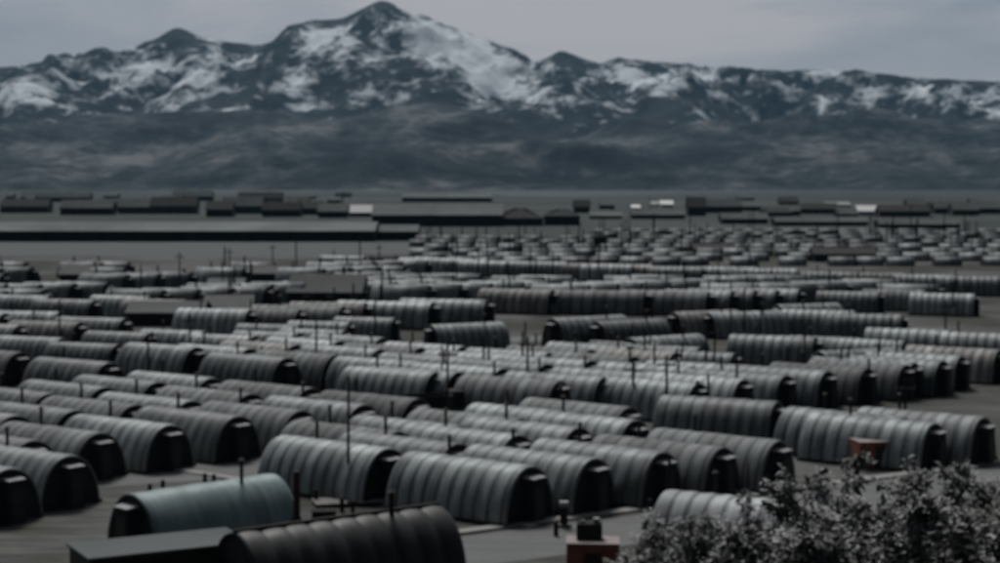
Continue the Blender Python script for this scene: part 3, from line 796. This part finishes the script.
pole(190, 314, 362, 'pole between two huts of the left middle rank', .13)
pole(262, 346, 380, 'pole over the left middle rank', .11, False)
pole(337, 352, 380, 'short pole left of the bright-roofed hut', .1, False)
pole(722, 380, 402, 'short pole right of the last centre-row porch', .12, False)
pole(767, 374, 396, 'short pole at the gravel clearing on the right', .12, False)
pole(811, 372, 398, 'short pole over the low roofs at the right', .11, False)
pole(855, 375, 404, 'short pole near the right edge over the low roofs', .11, False)
pole(854, 322, 352, 'pole above the smooth dull hut at the right', .12)
pole(60, 300, 352, 'pole near the left edge of the camp', .13); pole(945, 300, 350, 'pole near the right edge of the camp', .13); pole(905, 380, 440, 'pole behind the right-hand red shed', .13)
pole(600, 220, 236, 'thin far pole above the water tower', .2, False)
pole(650, 196, 212, 'thin far pole near the white buildings', .28, False); pole(343, 190, 216, 'far mast left of the centre warehouse', .35, False)
pole(748, 505-40, 520, 'thin pole rising out of the shrubs', .07, False); 
for px, yt, yb in ((420,238,252),(455,236,250),(480,240,254),(515,232,246),(548,236,250),(570,228,240),(625,230,244),(645,238,252),(668,228,242),(690,238,252),(716,232,246),(742,240,254),(768,230,244),(790,240,254),(815,232,246),(845,238,252),(865,228,242),(498,222,236),(440,222,236),(535,220,234)):
    pole(px, yt, yb, 'thin short pole among the hazy far huts', .13, False)
rp = random.Random(5)
for k in range(64):
    px = rp.uniform(425, 990); yb = rp.uniform(232, 258)
    pole(px, yb - rp.uniform(17, 30), yb, 'thin short pole among the hazy far huts', .21, False)
for k in range(34):
    px = rp.uniform(130, 990); yb = rp.uniform(270, 318)
    pole(px, yb - rp.uniform(26, 42), yb, 'thin dark pole in the middle distance rows', .17, False)
for k in range(18):
    px = rp.uniform(130, 870); yb = rp.uniform(345, 430)
    pole(px, yb - rp.uniform(45, 66), yb, 'slender pole rising between the huts of the near middle rows', .13, False)
# thick reddish post with braces
x, y = at(297, 548); r = empty('braced_post', (x, y, 0)); bm = bmesh.new()
tube(bm, [(0,0,-.2), (0,0,3.9)], [.2, .16], 8); mesh_obj('post', bm, M['redwood'], r)
for s in (-1, 1):
    bm = bmesh.new(); tube(bm, [(s*.95, 0, 0), (s*.05, 0, 1.7)], .08, 6); mesh_obj('brace', bm, M['redwood'], r)
tag(r, 'thick reddish brown post with side braces between the blue-grey and dark huts', 'post')
x, y = at(353, 546); r = empty('capped_post', (x, y, 0)); bm = bmesh.new()
tube(bm, [(0,0,-.2), (0,0,2.2)], .1, 8); mesh_obj('post', bm, M['wood'], r); bm = bmesh.new(); box(bm, -.3,.3,-.05,.05,2.2,2.3); mesh_obj('cap', bm, M['wood'], r)
tag(r, 'short dark post with a flat cap against the large dark hut', 'post')
# short marker posts by roads and paths
first = None
for px, py, lb in ((488,525,'beside the near corner of the front hut'),(556,537,'by the path left of the nearer red shed'),(163,494,'standing above the middle of the blue-grey hut'),(205,487,'left of a pair above the blue-grey hut'),(214,488,'right of a pair above the blue-grey hut'),(282,497,'right of the blue-grey hut'),(316,503,'below the long side of the second-row hut'),(342,512,'by the plank platform'),(150,498,'above the left half of the blue-grey hut'),(236,527,'at the right foot of the blue-grey hut'),(650,514,'on the path edge left of the roadside pole')):
    x, y = at(px, py)
    if first is None:
        first = empty('marker_post', (x, y, 0)); bm = bmesh.new(); tube(bm, [(0,0,-.1),(0,0,.75)], .13, 8); mesh_obj('post', bm, M['wood'], first)
        bm = bmesh.new(); tube(bm, [(0,0,.752),(0,0,.82)], [.15,.10], 8); mesh_obj('cap', bm, M['wood'], first); o = first
    else: o = copy_tree(first); o.location = (x, y, 0)
    tag(o, 'short black post ' + lb, 'post', 'short black posts by the paths')
# black pipe with a white cap by the red shed
x, y = at(564, 528); r = empty('vent_pipe', (x, y, 0)); bm = bmesh.new(); tube(bm, [(0,0,0),(0,0,1.15)], .22, 10); mesh_obj('pipe', bm, M['pipe'], r)
bm = bmesh.new(); box(bm, -.24,.24,-.24,.24,1.16,1.42,bev=.03); mesh_obj('cap', bm, M['pale'], r)
bm = bmesh.new(); tube(bm, [(0,0,.0),(0,0,.22)], .42, 12); mesh_obj('base', bm, M['plank'], r)
tag(r, 'black pipe with a square white cap left of the nearer red shed', 'vent pipe')
# three white laundry posts
first = None
for px, w in ((643,'left'),(652,'middle'),(661,'right')):
    x, y = at(px, 367)
    if first is None:
        bm = bmesh.new(); box(bm, -.16,.16,-.1,.1,-.05,.9,bev=.03); first = mesh_obj('white_post', bm, M['white']); o = first
    else: o = first.copy(); C.objects.link(o)
    o.location = (x, y, .0)
    tag(o, '%s one of three white stub posts below the dull hut' % w, 'post', 'white stub posts')

# a parked truck, dark with pale canvas, by the left block
x, y = at(438, 416); r = empty('parked_truck', (x, y, 0), .35)
bm = bmesh.new(); box(bm, -2.6, .7, -1.0, 1.0, .75, 1.25, bev=.04); box(bm, -2.6, .7, -1.0, -.94, 1.25, 1.7); box(bm, -2.6, .7, .94, 1.0, 1.25, 1.7); mesh_obj('cargo_bed', bm, M['darkwall'], r)
bm = bmesh.new(); box(bm, .75, 1.9, -.9, .9, .75, 2.0, bev=.08); box(bm, 1.9, 3.0, -.6, .6, .75, 1.45, bev=.08); mesh_obj('cab', bm, M['darkwall'], r)
bm = bmesh.new(); box(bm, 1.903, 1.93, -.75, .75, 1.5, 1.9); mesh_obj('windshield', bm, M['glass'], r)
for wx in (-1.9, -.9, 2.3):
    for wy in (-.9, .9):
        bm = bmesh.new(); tube(bm, [(wx, wy-.12, .42), (wx, wy+.12, .42)], .42, 14); mesh_obj('wheel', bm, M['tar'], r)
for s in (-.4, .4):
    bm = bmesh.new(); tube(bm, [(3.003, s, 1.15), (3.05, s, 1.15)], .12, 8); mesh_obj('headlight', bm, M['pale'], r)
tag(r, 'dark truck parked at the black ends left of the wide centre hut', 'truck')

# ------------------------------------------------------------------ shrubs on the bank
def leaf_mat(name, c1, c2, c3, rough=.38):
    m, nt, b = new_mat(name); p = geo_pos(nt)
    rn = nt.nodes.new('ShaderNodeNewGeometry').outputs['Random Per Island']
    nt.links.new(ramp(nt, rn, [(.0, c1), (.55, c2), (1, c3)]), b.inputs['Base Color'])
    b.inputs['Roughness'].default_value = rough; b.inputs['Specular IOR Level'].default_value = .5
    return m
LM = leaf_mat('grey_green_leaves', (.045,.05,.044), (.13,.138,.128), (.34,.355,.345), .65)
FM = plain('painted_leaf_sheen', (.42,.43,.44), (.62,.62,.62), 6, .8)  # sky reflections on leaf groups, put into a pale colour
def leaf(bm, p, d, size, up, fold=.25):
    d = d.normalized(); s = d.cross(up)
    if s.length < .05: s = d.cross(Vector((1,0,0)))
    s.normalize(); n = s.cross(d)
    w = size * .30
    a = bm.verts.new(p); m1 = bm.verts.new(p + d*size*.4 + s*w + n*w*fold); m2 = bm.verts.new(p + d*size*.4 - s*w + n*w*fold)
    m0 = bm.verts.new(p + d*size*.5 - n*0.02*size); t = bm.verts.new(p + d*size - n*size*.22)
    bm.faces.new((a, m0, m1)); bm.faces.new((a, m2, m0)); bm.faces.new((m0, t, m1)); bm.faces.new((m0, m2, t))
def shrub(px, ytop, dist, wid, label, n_leaf=1500, sheen_tufts=6, seed=1):
    rnd = random.Random(seed)
    x = (px - 500) / F * dist; z0 = ground_z(x, dist); ztop = HC - (ytop - YH) / F * dist
    h = ztop - z0
    r = empty('leafy_shrub', (x, dist, z0))
    st = bmesh.new(); fo = bmesh.new(); bl = bmesh.new()
    tips = []
    for k in range(16):
        a = rnd.uniform(0, 2*PI); q = rnd.random() ** .6
        rad = wid/2 * q
        hh = h * (1 - .42*q*q) * rnd.uniform(.78, 1.02)
        p = [Vector((math.cos(a)*rad*t**.8 + rnd.uniform(-.04,.04), math.sin(a)*rad*t**.8 + rnd.uniform(-.04,.04), hh*t)) for t in (0, .3, .6, .85, 1)]
        tube(st, p, [.05, .04, .028, .018, .008], 5)
        for q_ in range(7):
            t = rnd.uniform(.35, 1); i = min(3, int(t*4)); b0 = p[i].lerp(p[i+1], rnd.random())
            tip = b0 + Vector((rnd.uniform(-1,1), rnd.uniform(-1,1), rnd.uniform(.1,.9))).normalized() * rnd.uniform(.2, .55)
            tube(st, [b0, tip], [.012, .005], 4, cap=False); tips.append((b0, tip))
        tips.append((p[3], p[4]))
    for k in range(n_leaf):
        b0, tip = rnd.choice(tips); c = b0.lerp(tip, rnd.random()**.6)
        d = Vector((rnd.uniform(-1,1), rnd.uniform(-1,1), rnd.uniform(-.35,.8)))
        leaf(fo, c + d.normalized()*.04, d, rnd.uniform(.16, .32), Vector((rnd.uniform(-.5,.5), rnd.uniform(-.5,.5), 1)))
    if sheen_tufts:  # added pale tufts stand in for highlights on the upper leaves
        tops = sorted(tips, key=lambda t: -(t[1].z/h + rnd.uniform(-.45,.45)) )[:sheen_tufts]
        for b0, tip in tops:
            for q in range(60):
                o = Vector((rnd.gauss(0,.13), rnd.gauss(0,.13), rnd.gauss(.02,.07)))
                leaf(bl, tip + o, Vector((rnd.uniform(-1,1), rnd.uniform(-1,1), rnd.uniform(-.1,1))), rnd.uniform(.06,.11), Vector((0,0,1)), .1)
    mesh_obj('stems', st, M['wood'], r); mesh_obj('foliage', fo, LM, r)
    if sheen_tufts: mesh_obj('leaf_sheen', bl, FM, r)
    else: bl.free()
    return tag(r, label, 'shrub', 'shrubs on the bank at the lower right')
sh = [(642,528,50,2.0,'lowest shrub at the far left foot of the thicket',1300,8),(660,508,52,1.9,'small dark shrub at the left end of the shrub thicket',1300,6),(706,512,48,2.5,'low shrub in front of the half hidden ribbed hut',1600,10),(752,492,50,2.4,'shrub against the near end of the half hidden ribbed hut',1700,12),
 (800,466,46,2.7,'tall shrub in the middle of the thicket',2200,13),(852,455,50,2.9,'tallest shrub beneath the right-hand red shed',2200,12),(745,530,38,2.2,'nearer low shrub left of the thicket centre',1600,8),(812,512,36,2.3,'nearer shrub with broad pale clusters at the bottom right',1800,14),
 (872,482,40,2.5,'nearer shrub at the right of the thicket',1800,10),(915,458,46,2.7,'shrub right of the tallest one',2000,10),(965,452,47,2.8,'shrub at the right edge of the picture',2000,10),(930,496,36,2.4,'nearer shrub in the lower right corner',1700,9),(990,505,38,2.4,'nearer shrub cut by the right edge',1600,8),(1020,470,44,2.8,'shrub just past the right edge',1200,6)]
for i, (px, yt, d, w, lb, n, bl_) in enumerate(sh): shrub(px, yt, d, w, lb, n, bl_, seed=20+i)
# grass on the bank
def grass():
    bm = bmesh.new(); rnd = random.Random(3)
    for k in range(26000):
        y = rnd.uniform(18, 72); x = rnd.uniform(-.42, .42) * y
        if noise.noise(Vector((x*.25, y*.25, 9))) < -.1 : continue
        z = ground_z(x, y) - .05
        h = rnd.uniform(.15, .42); a = rnd.uniform(0, PI); c, s = math.cos(a)*.018, math.sin(a)*.018
        l = Vector((rnd.gauss(0,.1), rnd.gauss(0,.1), 0))
        v = [bm.verts.new((x-c, y-s, z)), bm.verts.new((x+c, y+s, z)), bm.verts.new((x + l.x, y + l.y, z + h))]
        bm.faces.new(v)
    return tag(mesh_obj('grass', bm, leaf_mat('bank_grass', (.03,.034,.02), (.055,.06,.035), (.1,.095,.06), .7)), 'short grass on the bank below the camera', 'grass', kind='stuff')
grass()

# ------------------------------------------------------------------ air
bm = bmesh.new(); box(bm, -5300, 5300, -450, 9200, -12, 1000)
hm = bpy.data.materials.new('thin_air'); hm.use_nodes = True; nt = hm.node_tree
nt.nodes.remove(nt.nodes['Principled BSDF'])
pv = nt.nodes.new('ShaderNodeVolumePrincipled'); pv.inputs['Color'].default_value = (.26,.56,.86,1); pv.inputs['Density'].default_value = 4.0e-5
pv.inputs['Anisotropy'].default_value = .0
nt.links.new(pv.outputs[0], nt.nodes['Material Output'].inputs['Volume'])
tag(mesh_obj('haze', bm, hm), 'thin bluish air over the plain', 'haze', kind='stuff')

# ------------------------------------------------------------------ light
SUN_EL, SUN_AZ = 54.0, -14.0     # degrees; azimuth measured from +Y (ahead), negative = left
world = bpy.data.worlds.new('World'); sc.world = world; world.use_nodes = True
nt = world.node_tree; bg = nt.nodes['Background']
sky = nt.nodes.new('ShaderNodeTexSky'); sky.sky_type = 'NISHITA'; sky.sun_disc = False
sky.sun_elevation = math.radians(SUN_EL); sky.sun_rotation = math.radians(SUN_AZ)
sky.dust_density = 3; sky.air_density = 1
tc = nt.nodes.new('ShaderNodeTexCoord').outputs['Generated']
cn = nz(nt, 3.0, 6, mapping(nt, tc, (1, 1, 5)), .55, .5)
cl = ramp(nt, cn, [(.36, (6.2,7.0,7.9)), (.50, (8.0,8.4,9.1)), (.62, (10.4,10.1,10.5))])
geo = nt.nodes.new('ShaderNodeVectorMath'); geo.operation = 'DOT_PRODUCT'
nt.links.new(tc, geo.inputs[0]); geo.inputs[1].default_value = (math.sin(math.radians(SUN_AZ))*.88, math.cos(math.radians(SUN_AZ))*.88, .475)
thick = ramp(nt, math_n(nt, 'MULTIPLY_ADD', geo.outputs['Value'], .5, .5), [(.20, (.012,.012,.014)), (.62, (.022,.022,.026)), (.84, (1.0,1.0,1.0)), (1.0, (1.05,1.05,1.05))])
nt.links.new(mix(nt, .96, sky.outputs[0], mix(nt, 1.0, cl, thick, 'MULTIPLY')), bg.inputs['Color']); bg.inputs['Strength'].default_value = .10
sd = bpy.data.lights.new('sun', 'SUN'); sd.energy = 5.0; sd.angle = math.radians(16); sd.color = (1, .97, .93)
so = bpy.data.objects.new('sun', sd); C.objects.link(so)
el, az = math.radians(SUN_EL), math.radians(SUN_AZ)
dirv = Vector((math.sin(az)*math.cos(el), math.cos(az)*math.cos(el), math.sin(el)))
so.rotation_euler = dirv.to_track_quat('Z', 'Y').to_euler()

# ------------------------------------------------------------------ camera
cd = bpy.data.cameras.new('camera'); cd.sensor_width = 36; cd.lens = F / 1000 * 36
cd.clip_end = 30000; cd.clip_start = .5
cd.dof.use_dof = True; cd.dof.focus_distance = 8.0; cd.dof.aperture_fstop = (cd.lens / 1000) / .0205
co_ = bpy.data.objects.new('camera', cd); C.objects.link(co_)
co_.location = (0, 0, HC); co_.rotation_euler = (PI/2 - pitch, 0, 0)
sc.camera = co_
sc.view_settings.view_transform = 'Standard'; sc.view_settings.look = 'None'
sc.view_settings.exposure = -1.1; sc.view_settings.gamma = 1
sc.cycles.use_denoising = True
sc.cycles.volume_bounces = 0; sc.cycles.max_bounces = 5
